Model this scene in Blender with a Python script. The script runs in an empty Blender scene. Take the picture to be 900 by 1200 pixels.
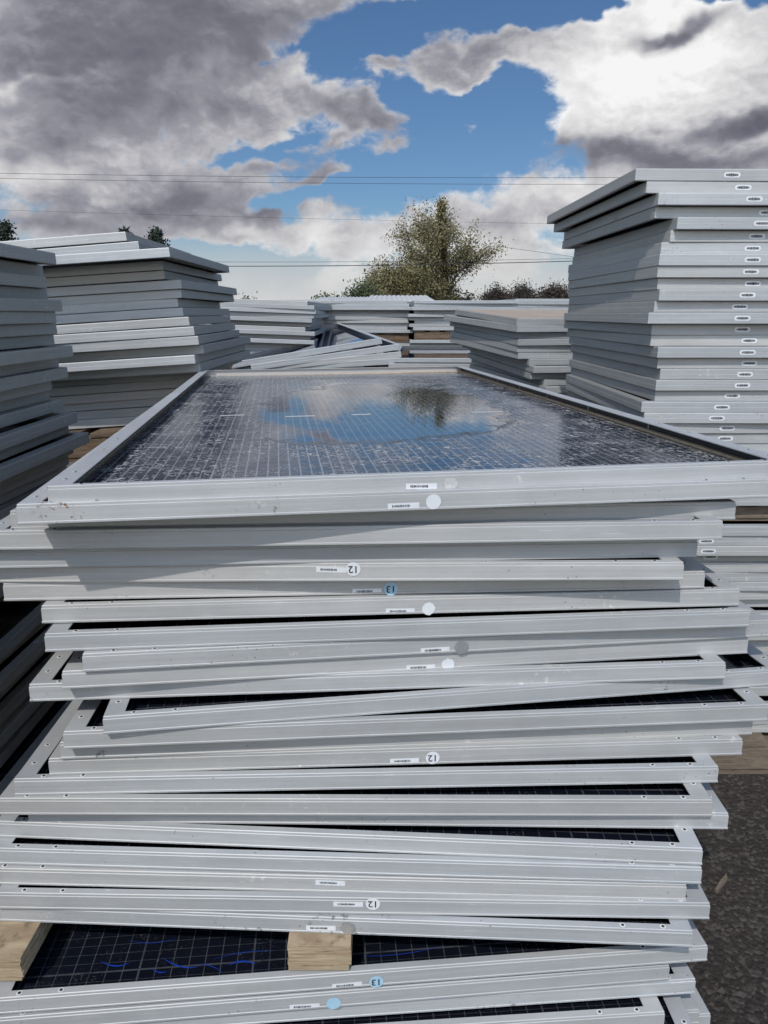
import bpy, math, random
from mathutils import Vector, Matrix, noise
random.seed(7)
R = math.radians
scene = bpy.context.scene
COL = scene.collection
H = 1.59
F = 900.0
TH = math.atan(233 / 900)

# ------------------------------------------------------------------ camera
cam_d = bpy.data.cameras.new("camera"); cam = bpy.data.objects.new("camera", cam_d)
COL.objects.link(cam)
cam_d.sensor_fit = 'HORIZONTAL'; cam_d.sensor_width = 36; cam_d.lens = 36
cam_d.clip_start = .02; cam_d.clip_end = 5000
cam.location = (0, 0, H); cam.rotation_euler = (R(90) - TH, 0, 0)
scene.camera = cam

def ray(px, py):
    u = (px - 450) / F; v = (600 - py) / F
    return Vector((u, math.cos(TH) + v * math.sin(TH), v * math.cos(TH) - math.sin(TH)))
def at_y(px, py, Y):
    r = ray(px, py); return Vector((0, 0, H)) + r * (Y / r.y)
def gn(px, py):
    r = ray(px, py); return r.x / r.y, r.z / r.y

# ------------------------------------------------------------------ node helpers
class NT:
    def __init__(s, nt): s.nt = nt; s.n = nt.nodes; s.l = nt.links
    def node(s, t, **k):
        n = s.n.new(t)
        for a, b in k.items(): setattr(n, a, b)
        return n
    def put(s, sock, v):
        if v is None: return
        if hasattr(v, 'is_output') or isinstance(v, bpy.types.NodeSocket): s.l.new(v, sock)
        else: sock.default_value = v
    def m(s, op, a, b=None, c=None, clamp=False):
        n = s.node('ShaderNodeMath', operation=op, use_clamp=clamp)
        s.put(n.inputs[0], a); s.put(n.inputs[1], b); s.put(n.inputs[2], c)
        return n.outputs[0]
    def v(s, op, a, b=None, out=0):
        n = s.node('ShaderNodeVectorMath', operation=op)
        s.put(n.inputs[0], a)
        if op == 'SCALE': s.put(n.inputs['Scale'], b)
        elif b is not None: s.put(n.inputs[1], b)
        return n.outputs['Value'] if op in ('DOT_PRODUCT', 'LENGTH', 'DISTANCE') else n.outputs[0]
    def noise(s, vec, scale, detail=4, rough=.55, dist=0, color=False):
        n = s.node('ShaderNodeTexNoise'); s.put(n.inputs['Vector'], vec)
        n.inputs['Scale'].default_value = scale; n.inputs['Detail'].default_value = detail
        n.inputs['Roughness'].default_value = rough; n.inputs['Distortion'].default_value = dist
        return n.outputs['Color' if color else 'Fac']
    def voro(s, vec, scale, feat='F1', out='Distance', rand=1):
        n = s.node('ShaderNodeTexVoronoi', feature=feat); s.put(n.inputs['Vector'], vec)
        n.inputs['Scale'].default_value = scale
        n.inputs['Randomness'].default_value = rand
        return n.outputs[out]
    def ss(s, x, a, b, lo=0., hi=1.):
        n = s.node('ShaderNodeMapRange', interpolation_type='SMOOTHSTEP')
        s.put(n.inputs[0], x); s.put(n.inputs[1], a); s.put(n.inputs[2], b); s.put(n.inputs[3], lo); s.put(n.inputs[4], hi)
        return n.outputs[0]
    def mix(s, f, a, b, mode='MIX'):
        n = s.node('ShaderNodeMix', data_type='RGBA', blend_type=mode)
        s.put(n.inputs[0], f)
        for k, x in ((6, a), (7, b)):
            if isinstance(x, tuple) and len(x) == 3: x = (*x, 1)
            s.put(n.inputs[k], x)
        return n.outputs[2]
    def fmix(s, f, a, b):
        n = s.node('ShaderNodeMix', data_type='FLOAT')
        s.put(n.inputs[0], f); s.put(n.inputs[2], a); s.put(n.inputs[3], b)
        return n.outputs[0]

# ------------------------------------------------------------------ world
SUN = Vector((.30, .80, -1.0)).normalized()
sun_el = math.asin(-SUN.z)
w = bpy.data.worlds.new("World"); scene.world = w; w.use_nodes = True
nt = w.node_tree; nt.nodes.clear(); N = NT(nt)
geo = N.node('ShaderNodeTexCoord').outputs['Generated']
sep = N.node('ShaderNodeSeparateXYZ'); N.put(sep.inputs[0], geo)
dx, dy, dz = sep.outputs
ay = N.m('ADD', N.m('ABSOLUTE', dy), .05)
gu = N.m('DIVIDE', dx, ay); gv = N.m('DIVIDE', dz, ay)
cmb = N.node('ShaderNodeCombineXYZ'); N.put(cmb.inputs[0], gu); N.put(cmb.inputs[1], gv)
P0 = cmb.outputs[0]
nz = N.noise(geo, 7, 4, .6, color=True)
warp = N.v('SCALE', N.v('SUBTRACT', nz, (.5, .5, .5)), .13)
PW = N.v('ADD', P0, warp)
def blobs(lst, base):
    acc = base
    for (cx, cy, rx, ry, rot, amp) in lst:
        u, v = gn(cx, cy)
        su = 900 / rx / 1.0; sv = 900 / ry / 1.0
        c, s_ = math.cos(R(rot)), math.sin(R(rot))
        d = N.v('SUBTRACT', PW, (u, v, 0))
        a = N.v('DOT_PRODUCT', d, (c * su, s_ * su, 0)); b = N.v('DOT_PRODUCT', d, (-s_ * sv, c * sv, 0))
        r2 = N.m('ADD', N.m('MULTIPLY', a, a), N.m('MULTIPLY', b, b))
        g = N.m('POWER', 2.718, N.m('MULTIPLY', r2, -1))
        acc = N.m('MULTIPLY_ADD', g, amp, acc)
    return acc
MB = [(200, 50, 130, 42, 10, .85), (90, 90, 255, 150, 0, .85), (120, 235, 200, 50, 0, .5), (310, 20, 80, 30, 0, .35), (425, 150, 55, 16, -12, .9),
      (330, 130, 80, 34, -10, .5), (500, 100, 70, 18, -4, .95), (610, 82, 90, 19, 20, .95), (810, 115, 125, 60, 0, 1.2),
      (745, 30, 36, 62, 0, 1.3), (710, 150, 75, 50, 0, .8), (800, 200, 200, 34, 0, .9), (480, 278, 280, 30, 0, .75),
      (600, 244, 120, 22, 0, .6), (280, 262, 80, 14, 0, .35), (520, 0, 80, 14, 5, 1.1), (541, 183, 22, 4, 0, .6),
      (395, 215, 60, 9, 5, .65), (460, 185, 26, 10, 25, .7), (395, 185, 34, 8, 15, .6), (430, 90, 14, 14, 60, .7),
      (570, 160, 120, 36, 0, -.9), (590, 28, 90, 22, 0, -.9), (425, 55, 50, 34, 40, -.7), (300, 298, 80, 8, 0, -1.3),
      (850, 4, 60, 22, 0, -1.6), (345, 235, 45, 8, 10, -.8), (300, 182, 45, 9, 10, -.8), (455, 208, 60, 12, 10, -.5), (692, 22, 18, 30, 0, -.9), (330, 90, 60, 7, 12, -.4)]
BB = [(170, 40, 260, 50, 0, -.10), (170, 150, 190, 26, 0, -.10), (310, 160, 90, 16, 0, .26), (75, 208, 120, 24, 0, .30),
      (215, 240, 80, 12, 0, -.20), (60, 106, 90, 7, 0, .24), (335, 122, 60, 16, 0, .24), (425, 155, 60, 12, 0, -.20), (790, 105, 170, 70, 0, .34),
      (745, 20, 60, 60, 0, .4), (700, 140, 80, 50, 0, .22), (772, 68, 42, 11, 18, -.75), (885, 143, 70, 12, 14, -.75),
      (650, 198, 110, 14, 0, -.22), (840, 196, 160, 12, 0, -.22), (500, 290, 260, 26, 0, .26), (600, 240, 120, 14, 0, .24),
      (325, 250, 24, 9, 0, -.3), (520, 0, 80, 14, 0, .15), (445, 243, 90, 8, 0, -.2), (60, 264, 150, 8, 0, -.12)]
M0 = blobs(MB, -.20)
B0 = blobs(BB, .46)
# cloud noise, stretched sideways towards the horizon
cdir = N.v('MULTIPLY', N.v('ADD', geo, N.v('SCALE', N.v('SUBTRACT', nz, (.5, .5, .5)), .05)), (1.0, 1.0, 1.8))
n1 = N.noise(cdir, 5.2, 9, .575)
n2 = N.noise(N.v('ADD', cdir, (.008, 0, .036)), 5.5, 6, .56)
n3 = N.noise(cdir, 26, 6, .62)
n4 = N.noise(N.v('ADD', cdir, (.003, 0, .010)), 26, 4, .6)
den = N.m('ADD', M0, N.m('MULTIPLY', N.m('SUBTRACT', n1, .5), 3.2))
den = N.m('ADD', den, N.m('MULTIPLY', N.m('SUBTRACT', n3, .5), 1.05))
alpha = N.ss(den, -.03, .42)
rel = N.m('ADD', N.m('MULTIPLY', N.m('SUBTRACT', n1, n2), 1.05), N.m('MULTIPLY', N.m('SUBTRACT', n3, n4), .42))
thin = N.ss(den, .05, .75, .24, 0.)
br = N.m('ADD', N.m('ADD', B0, rel), thin)
ramp = N.node('ShaderNodeValToRGB'); N.put(ramp.inputs[0], br)
cr = ramp.color_ramp
cr.elements[0].position = .06; cr.elements[0].color = (.13, .132, .165, 1)
cr.elements[1].position = 1.0; cr.elements[1].color = (.92, .92, .92, 1)
for p, c in ((.30, (.192, .192, .232, 1)), (.50, (.315, .315, .36, 1)), (.74, (.62, .615, .63, 1))):
    e = cr.elements.new(p); e.color = c
sky = N.node('ShaderNodeTexSky', sky_type='NISHITA', sun_disc=False)
sky.sun_elevation = sun_el; sky.sun_rotation = math.atan2(-SUN.x, -SUN.y)
sky.air_density = 1.0; sky.dust_density = .6; sky.ozone_density = 2.0
skyc = N.mix(1.0, sky.outputs[0], (.50, .66, .82), 'MULTIPLY')
haze = N.ss(gv, .015, .115, .97, 0.)
col = N.mix(alpha, skyc, N.mix(1.0, ramp.outputs[0], (10, 10, 10), 'MULTIPLY'))
hcol = N.mix(N.ss(n1, .35, .65), (5.6, 5.75, 6.0), (6.7, 6.7, 6.65))
col = N.mix(haze, col, hcol)
rear_fill = N.ss(dy, -.35, .12, 3.1, 1.)  # sky behind the camera brightened and warmed as added fill light
sc3 = N.node('ShaderNodeCombineColor'); [N.put(sc3.inputs[k], N.m('ADD', 1., N.m('MULTIPLY', N.m('SUBTRACT', rear_fill, 1.), (1.12, .95, .72)[k]))) for k in range(3)]
col = N.mix(1.0, col, sc3.outputs[0], 'MULTIPLY')
below = N.ss(dz, -.02, -.001)
col = N.mix(below, (.8, .75, .7), col)
bg = N.node('ShaderNodeBackground'); N.put(bg.inputs[0], col); bg.inputs[1].default_value = .1
out = N.node('ShaderNodeOutputWorld'); N.l.new(bg.outputs[0], out.inputs[0])

sd = bpy.data.lights.new("sun", 'SUN'); sd.energy = 2.45; sd.angle = R(.53); sd.color = (1, .965, .91)
so = bpy.data.objects.new("sun", sd); COL.objects.link(so)
so.rotation_euler = SUN.to_track_quat('-Z', 'Y').to_euler(); so.location = (-3, -6, 9)
scene.view_settings.view_transform = 'Standard'; scene.view_settings.look = 'None'
scene.view_settings.exposure = 0; scene.view_settings.gamma = 1

# ------------------------------------------------------------------ materials
MAT = {}
def new_mat(name):
    m = bpy.data.materials.new(name); m.use_nodes = True
    n = NT(m.node_tree); b = m.node_tree.nodes['Principled BSDF']
    MAT[name] = m
    return m, n, b
def simple(name, col, rough=.6, metal=0, var=.12, scale=40, bump=0.):
    m, n, b = new_mat(name)
    tc = n.node('ShaderNodeTexCoord').outputs['Object']
    f = n.noise(tc, scale, 5)
    c2 = tuple(x * (1 - var * 2) for x in col)
    n.put(b.inputs['Base Color'], n.mix(f, c2, tuple(min(1, x * (1 + var)) for x in col)))
    b.inputs['Roughness'].default_value = rough; b.inputs['Metallic'].default_value = metal
    if bump:
        bp = n.node('ShaderNodeBump'); bp.inputs['Strength'].default_value = bump; bp.inputs['Distance'].default_value = .01
        n.put(bp.inputs['Height'], f); n.put(b.inputs['Normal'], bp.outputs[0])
    return m

def aluminium(name, base, metal=.35, dirt=.5):
    m, n, b = new_mat(name)
    tc = n.node('ShaderNodeTexCoord').outputs['Object']
    oi = n.node('ShaderNodeObjectInfo').outputs['Random']
    off = n.node('ShaderNodeCombineXYZ')
    n.put(off.inputs[0], n.m('MULTIPLY', oi, 37.)); n.put(off.inputs[1], n.m('MULTIPLY', oi, 91.)); n.put(off.inputs[2], n.m('MULTIPLY', oi, 13.))
    p = n.v('ADD', tc, off.outputs[0])
    streak = n.noise(n.v('MULTIPLY', p, (3, 3, 260)), 1.0, 5, .7)
    broad = n.noise(n.v('MULTIPLY', p, (1, 1, 6)), 3.2, 4, .6)
    cloudy = n.noise(p, 17, 6, .7)
    dust = n.ss(n.noise(n.v('MULTIPLY', p, (1, 1, 3)), 34, 8, .75), .56, .74)
    f = n.m('ADD', n.m('MULTIPLY', streak, .45), n.m('ADD', n.m('MULTIPLY', broad, .35), n.m('MULTIPLY', cloudy, .2)))
    lo = tuple(x * .88 for x in base); hi = tuple(min(1, x * 1.09) for x in base)
    c = n.mix(n.ss(f, .35, .65), lo, hi)
    tint = n.m('MULTIPLY_ADD', oi, .16, .90)
    tn = n.node('ShaderNodeCombineColor'); [n.put(tn.inputs[k], tint) for k in range(3)]
    c = n.mix(1., c, tn.outputs[0], 'MULTIPLY')
    c = n.mix(1., c, n.mix(n.m('FRACT', n.m('MULTIPLY', oi, 17.3)), (1.015, 1.0, .975), (.97, .995, 1.015)), 'MULTIPLY')
    smd = n.m('MULTIPLY', n.ss(n.noise(p, 75, 4, .7), .57, .66), n.ss(n.noise(p, 3.7, 3, .6), .63, .70))
    c = n.mix(n.m('MULTIPLY', smd, .75), c, (.085, .075, .065))
    pale = n.m('MULTIPLY', n.ss(n.noise(p, 60, 5, .7), .58, .64), n.ss(n.noise(n.v('ADD', p, (5, 3, 1)), 4.3, 3, .6), .60, .68))
    c = n.mix(n.m('MULTIPLY', pale, .7), c, (.72, .68, .60))
    c = n.mix(n.m('MULTIPLY', dust, dirt * .55), c, (.50, .475, .43))
    # dry water runs and dark handling marks
    smear = n.ss(n.noise(n.v('MULTIPLY', p, (26, 26, 8)), 1., 6, .7, 1.2), .64, .74)
    c = n.mix(n.m('MULTIPLY', smear, dirt * .38), c, (.60, .57, .52))
    spk = n.m('MULTIPLY', n.ss(n.voro(p, 95), .16, .10), n.ss(n.noise(p, 6.5, 3, .6), .575, .66))
    c = n.mix(n.m('MULTIPLY', spk, .7), c, (.10, .07, .05))
    rst = n.m('MULTIPLY', n.ss(n.noise(p, 120, 4, .7), .56, .62), n.ss(n.noise(p, 2.9, 2, .5), .72, .76))
    c = n.mix(rst, c, (.20, .095, .035))
    scr = n.m('MULTIPLY', n.ss(n.noise(n.v('MULTIPLY', p, (9, 9, 300)), 1., 2, .5), .70, .73), n.ss(cloudy, .48, .6))
    c = n.mix(n.m('MULTIPLY', scr, .5), c, (.75, .75, .74))
    n.put(b.inputs['Base Color'], c)
    b.inputs['Metallic'].default_value = metal
    n.put(b.inputs['Roughness'], n.m('MULTIPLY_ADD', f, .22, .42))
    bp = n.node('ShaderNodeBump'); bp.inputs['Strength'].default_value = .10; bp.inputs['Distance'].default_value = .0008
    n.put(bp.inputs['Height'], n.m('ADD', streak, n.m('MULTIPLY', dust, .8))); n.put(b.inputs['Normal'], bp.outputs[0])
    return m
aluminium("frame_aluminium", (.475, .472, .466), .18)
aluminium("frame_aluminium_grey", (.47, .468, .46), .18, .7)
aluminium("frame_aluminium_shaded", (.33, .318, .295), .05, .9)  # darker grimy copy of the frame metal, shade of unlit sides put into colour
aluminium("frame_aluminium_far", (.41, .412, .41), .18, .8)
simple("dark_hole", (.012, .012, .014), .8)
simple("eyelet_white", (.75, .74, .72), .5)
simple("sealant_tan", (.66, .47, .30), .7, 0, .25, 60)
simple("inner_wall_shade", (.045, .047, .052), .45, .2, .2, 60)
simple("sticker_white", (.74, .75, .76), .45, 0, .05, 120)
simple("sticker_worn", (.60, .59, .57), .6, 0, .22, 160)
simple("sticker_blue", (.40, .60, .72), .5, 0, .12, 160)
simple("sticker_silver", (.50, .50, .50), .35, .5, .2, 300)
simple("print_ink", (.03, .03, .035), .6, 0, .2, 200)
simple("print_grey", (.20, .21, .23), .6, 0, .2, 200)

def cells(name, xs, ys, tint=(.006, .008, .014), line=(.17, .18, .20), dirt=.4):
    m, n, b = new_mat(name)
    tc = n.node('ShaderNodeTexCoord').outputs['Object']
    s = n.node('ShaderNodeSeparateXYZ'); n.put(s.inputs[0], tc)
    def lines(x, per, wd):
        q = n.m('ABSOLUTE', n.m('SUBTRACT', n.m('FRACT', n.m('DIVIDE', n.m('ADD', x, 10.), per)), .5))
        return n.ss(q, .5 - wd / per, .5 - wd * .4 / per)
    lx = lines(s.outputs[0], xs, .0011); ly = lines(s.outputs[1], ys, .0008)
    cell = n.m('MAXIMUM', lines(s.outputs[0], .182, .0022), lines(s.outputs[1], .182, .0022))
    nod = n.m('MULTIPLY', n.ss(lx, .1, .5), n.ss(ly, .1, .5))
    f = n.m('MAXIMUM', n.m('MULTIPLY', lx, .55), n.m('MULTIPLY', ly, .42))
    f = n.m('MAXIMUM', f, n.m('MULTIPLY', cell, .6)); f = n.m('MAXIMUM', f, nod)
    br_ = n.noise(tc, 30, 5, .7)
    f = n.m('MULTIPLY', f, n.ss(br_, .3, .6, .35, 1.))
    c = n.mix(f, n.mix(n.noise(tc, 5, 3), tint, tuple(x * 2.2 for x in tint)), line)
    grit = n.m('MULTIPLY', n.ss(n.noise(tc, 260, 3, .7), .60, .70), n.ss(n.noise(tc, 9, 4, .6), .48, .66))
    c = n.mix(n.m('MULTIPLY', grit, dirt), c, (.36, .34, .31))
    n.put(b.inputs['Base Color'], c)
    n.put(b.inputs['Roughness'], n.m('MULTIPLY_ADD', grit, .4, .03 if 'blue' in name else .12))
    b.inputs['IOR'].default_value = 2.0 if 'blue' in name else 1.4
    return m
cells("cells_glass", .0260, .0182, (.004, .005, .009), (.11, .115, .125))
cells("cells_blue", .182, .182, (.010, .014, .028), (.4, .42, .45), .5)

def puddle_glass():
    m, n, b = new_mat("cells_glass_wet")
    tc = n.node('ShaderNodeTexCoord').outputs['Object']
    s = n.node('ShaderNodeSeparateXYZ'); n.put(s.inputs[0], tc)
    X, Y = s.outputs[0], s.outputs[1]
    def lines(x, per, wd):
        q = n.m('ABSOLUTE', n.m('SUBTRACT', n.m('FRACT', n.m('DIVIDE', n.m('ADD', x, 10.), per)), .5))
        return n.ss(q, .5 - wd / per, .5 - wd * .35 / per)
    lx = lines(X, .0182, .0019); lx2 = lines(X, .182, .0022); ly = lines(Y, .0364, .0018)
    f = n.m('MAXIMUM', n.m('MULTIPLY', lx, .62), n.m('MAXIMUM', n.m('MULTIPLY', lx2, .75), n.m('MULTIPLY', ly, .36)))
    # pool outline
    def ell(cx, cy, rx, ry, amp=1.):
        d = n.v('MULTIPLY', n.v('SUBTRACT', tcw, (cx, cy, 0)), (1 / rx, 1 / ry, 0))
        r2 = n.v('DOT_PRODUCT', d, d)
        return n.m('MULTIPLY', n.m('POWER', 2.718, n.m('MULTIPLY', r2, -1)), amp)
    wv = n.v('SCALE', n.v('SUBTRACT', n.noise(tc, 7, 8, .68, color=True), (.5, .5, .5)), .36)
    tcw = n.v('ADD', tc, wv)
    acc = None
    for e in WET:
        g = ell(*e); acc = g if acc is None else n.m('ADD', acc, g)
    pool = n.ss(acc, .47, .50)
    damp = n.ss(acc, .03, .38)
    rim = n.m('MULTIPLY', n.ss(acc, .435, .46), n.ss(acc, .52, .49))
    base = n.mix(n.noise(tc, 4, 3), (.005, .008, .018), (.010, .017, .036))
    dn = n.noise(tc, 3.2, 6, .65, .6)
    # flecks of dried grime and hail-broken glass
    fl = n.v('ADD', tc, n.v('SCALE', n.noise(tc, 40, 4, .7, color=True), .03))
    v1 = n.ss(n.voro(fl, 62), .42, .22)
    v2 = n.ss(n.voro(fl, 150), .46, .26)
    patch = n.ss(n.noise(tc, 4.5, 5, .7), .36, .56)
    patch2 = n.ss(n.noise(tc, 13, 5, .7), .40, .56)
    fleck = n.m('MAXIMUM', n.m('MULTIPLY', v1, n.m('MULTIPLY', patch, patch2)), n.m('MULTIPLY', n.m('MULTIPLY', v2, patch2), .8))
    film = n.m('MULTIPLY', n.ss(dn, .50, .68), .22)
    dry = n.m('SUBTRACT', 1., n.m('MULTIPLY', pool, .93))
    cfl = n.mix(n.noise(tc, 22, 3), (.34, .33, .31), (.66, .65, .63))
    c = n.mix(n.m('MULTIPLY', f, n.fmix(pool, .95, .65)), base, (.36, .37, .39))
    c = n.mix(n.m('MULTIPLY', film, dry), c, (.34, .33, .32))
    c = n.mix(n.m('MULTIPLY', fleck, n.m('MULTIPLY', dry, .85)), c, cfl)
    c = n.mix(n.m('MULTIPLY', rim, .8), c, (.01, .01, .012))
    n.put(b.inputs['Base Color'], c)
    rr = n.m('MULTIPLY_ADD', n.ss(dn, .35, .7), .07, .075)
    rr = n.m('ADD', n.m('MULTIPLY', rr, n.fmix(damp, 1., .6)), n.m('MULTIPLY', fleck, .5))
    n.put(b.inputs['Roughness'], n.fmix(pool, rr, .006))
    n.put(b.inputs['IOR'], n.fmix(pool, 1.62, 3.6))
    b.inputs['Specular IOR Level'].default_value = .8
    bp = n.node('ShaderNodeBump'); bp.inputs['Strength'].default_value = .5; bp.inputs['Distance'].default_value = .001
    hgt = n.m('ADD', n.m('MULTIPLY', n.noise(tc, 8, 2, .5), 2.2), n.m('MULTIPLY', n.noise(tc, 70, 3, .6), .5))
    hgt = n.m('MULTIPLY', hgt, n.fmix(pool, n.fmix(damp, 1., .35), .05))
    hgt = n.m('ADD', hgt, n.m('MULTIPLY', n.m('MULTIPLY', fleck, dry), 1.0))
    n.put(bp.inputs['Height'], hgt); n.put(b.inputs['Normal'], bp.outputs[0])

def wood(name, a, b_, rings=90.):
    m, n, b = new_mat(name)
    tc = n.node('ShaderNodeTexCoord').outputs['Object']
    g = n.noise(n.v('MULTIPLY', tc, (4, 14, rings)), 1.5, 6, .7, .8)
    g2 = n.noise(n.v('MULTIPLY', tc, (30, 30, 260)), 1., 3, .6)
    c = n.mix(n.ss(g, .3, .7), a, b_)
    c = n.mix(n.m('MULTIPLY', n.ss(g2, .55, .7), .6), c, tuple(x * .35 for x in a))
    n.put(b.inputs['Base Color'], c); b.inputs['Roughness'].default_value = .85
    bp = n.node('ShaderNodeBump'); bp.inputs['Strength'].default_value = .6; bp.inputs['Distance'].default_value = .003
    n.put(bp.inputs['Height'], g2); n.put(b.inputs['Normal'], bp.outputs[0])
wood("wood_plywood", (.28, .20, .12), (.50, .395, .26), 120.)
wood("wood_pallet", (.10, .065, .04), (.22, .15, .095), 30.)
wood("wood_pale", (.11, .085, .062), (.22, .17, .125), 30.)

# ground
m, n, b = new_mat("gravel_ground")
tc = n.node('ShaderNodeTexCoord').outputs['Object']
a1 = n.noise(tc, 1.3, 5, .6); a2 = n.noise(tc, 60, 6, .75); vv = n.voro(tc, 75)
c = n.mix(n.ss(a1, .35, .65), (.019, .014, .011), (.033, .025, .020))
c = n.mix(n.ss(a2, .45, .70), c, (.065, .052, .044))
vc = n.node('ShaderNodeTexVoronoi'); n.put(vc.inputs['Vector'], tc); vc.inputs['Scale'].default_value = 75
vs_ = n.node('ShaderNodeSeparateColor'); n.put(vs_.inputs[0], vc.outputs['Color'])
c = n.mix(n.m('MULTIPLY', n.ss(vs_.outputs[0], .7, .95), .5), c, (.13, .115, .10))
n.put(b.inputs['Base Color'], c); b.inputs['Roughness'].default_value = .95
bp = n.node('ShaderNodeBump'); bp.inputs['Strength'].default_value = .8; bp.inputs['Distance'].default_value = .012
n.put(bp.inputs['Height'], n.m('ADD', n.m('MULTIPLY', vv, -1.), n.m('MULTIPLY', a2, .8))); n.put(b.inputs['Normal'], bp.outputs[0])
simple("gravel_stone", (.07, .058, .052), .9, 0, .35, 9)
simple("wire_black", (.03, .03, .032), .7)
simple("roof_white", (.55, .55, .53), .7, 0, .08, 3)
simple("shed_dark", (.05, .05, .055), .8, 0, .2, 2)
simple("panel_back_tan", (.47, .37, .28), .75, 0, .18, 6)
simple("bark_brown", (.085, .065, .048), .95, 0, .3, 6)
def leafmat(name, a, b_):
    m, n, b = new_mat(name)
    tc = n.node('ShaderNodeTexCoord').outputs['Object']
    g = n.noise(tc, 1.1, 3, .6); r_ = n.noise(tc, 14, 2)
    n.put(b.inputs['Base Color'], n.mix(n.ss(n.m('ADD', n.m('MULTIPLY', g, .6), n.m('MULTIPLY', r_, .4)), .38, .62), a, b_))
    b.inputs['Roughness'].default_value = .8
leafmat("leaf_olive", (.10, .088, .038), (.27, .235, .11))
leafmat("leaf_green", (.05, .065, .028), (.12, .14, .065))
leafmat("leaf_dry", (.035, .027, .022), (.085, .066, .050))
leafmat("leaf_pine", (.012, .022, .014), (.035, .05, .03))

# ------------------------------------------------------------------ mesh helpers
class MB:
    def __init__(s): s.v = []; s.f = []; s.mi = []; s.mats = []
    def mat(s, name):
        if name not in s.mats: s.mats.append(name)
        return s.mats.index(name)
    def add(s, vs, fs, mat):
        k = len(s.v); s.v += [tuple(v) for v in vs]; i = s.mat(mat)
        for f in fs: s.f.append(tuple(k + q for q in f)); s.mi.append(i)
    def box(s, lo, hi, mat, M=None, bev=0):
        x0, y0, z0 = lo; x1, y1, z1 = hi
        vs = [Vector(p) for p in ((x0, y0, z0), (x1, y0, z0), (x1, y1, z0), (x0, y1, z0), (x0, y0, z1), (x1, y0, z1), (x1, y1, z1), (x0, y1, z1))]
        if M: vs = [M @ v for v in vs]
        s.add(vs, [(3, 2, 1, 0), (4, 5, 6, 7), (0, 1, 5, 4), (1, 2, 6, 5), (2, 3, 7, 6), (3, 0, 4, 7)], mat)
    def disc(s, c, r, mat, nrm='z', n=12, r0=None, jag=0):
        vs = []; 
        for k in range(n):
            a = 2 * math.pi * k / n; q = r * (1 - jag * random.random())
            d = (math.cos(a) * q, math.sin(a) * q)
            vs.append((c[0] + d[0], c[1] + d[1], c[2]) if nrm == 'z' else (c[0] + d[0], c[1], c[2] + d[1]))
        s.add(vs, [tuple(range(n))], mat)
    def tube(s, pts, rs, mat, n=6):
        rings = []
        for i, p in enumerate(pts):
            p = Vector(p); q = Vector(pts[min(i + 1, len(pts) - 1)]) - Vector(pts[max(i - 1, 0)])
            q.normalize(); a = q.cross(Vector((0, 0, 1)) if abs(q.z) < .9 else Vector((1, 0, 0))).normalized(); b = q.cross(a)
            r = rs[i] if isinstance(rs, (list, tuple)) else rs
            rings.append([p + (a * math.cos(2 * math.pi * k / n) + b * math.sin(2 * math.pi * k / n)) * r for k in range(n)])
        vs = [v for g in rings for v in g]; fs = []
        for i in range(len(pts) - 1):
            for k in range(n): fs.append((i * n + k, i * n + (k + 1) % n, (i + 1) * n + (k + 1) % n, (i + 1) * n + k))
        fs.append(tuple(range(n))[::-1]); fs.append(tuple((len(pts) - 1) * n + k for k in range(n)))
        s.add(vs, fs, mat)
    def mesh(s, name):
        me = bpy.data.meshes.new(name); me.from_pydata(s.v, [], s.f)
        for k in s.mats: me.materials.append(MAT[k])
        me.polygons.foreach_set('material_index', s.mi); me.update(); return me
def link(name, me, parent=None, loc=None):
    o = bpy.data.objects.new(name, me); COL.objects.link(o)
    if parent: o.parent = parent
    if loc: o.location = loc
    return o
def tag(o, label=None, cat=None, group=None, kind=None):
    if label: o['label'] = label
    if cat: o['category'] = cat
    if group: o['group'] = group
    if kind: o['kind'] = kind
    return o

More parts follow.
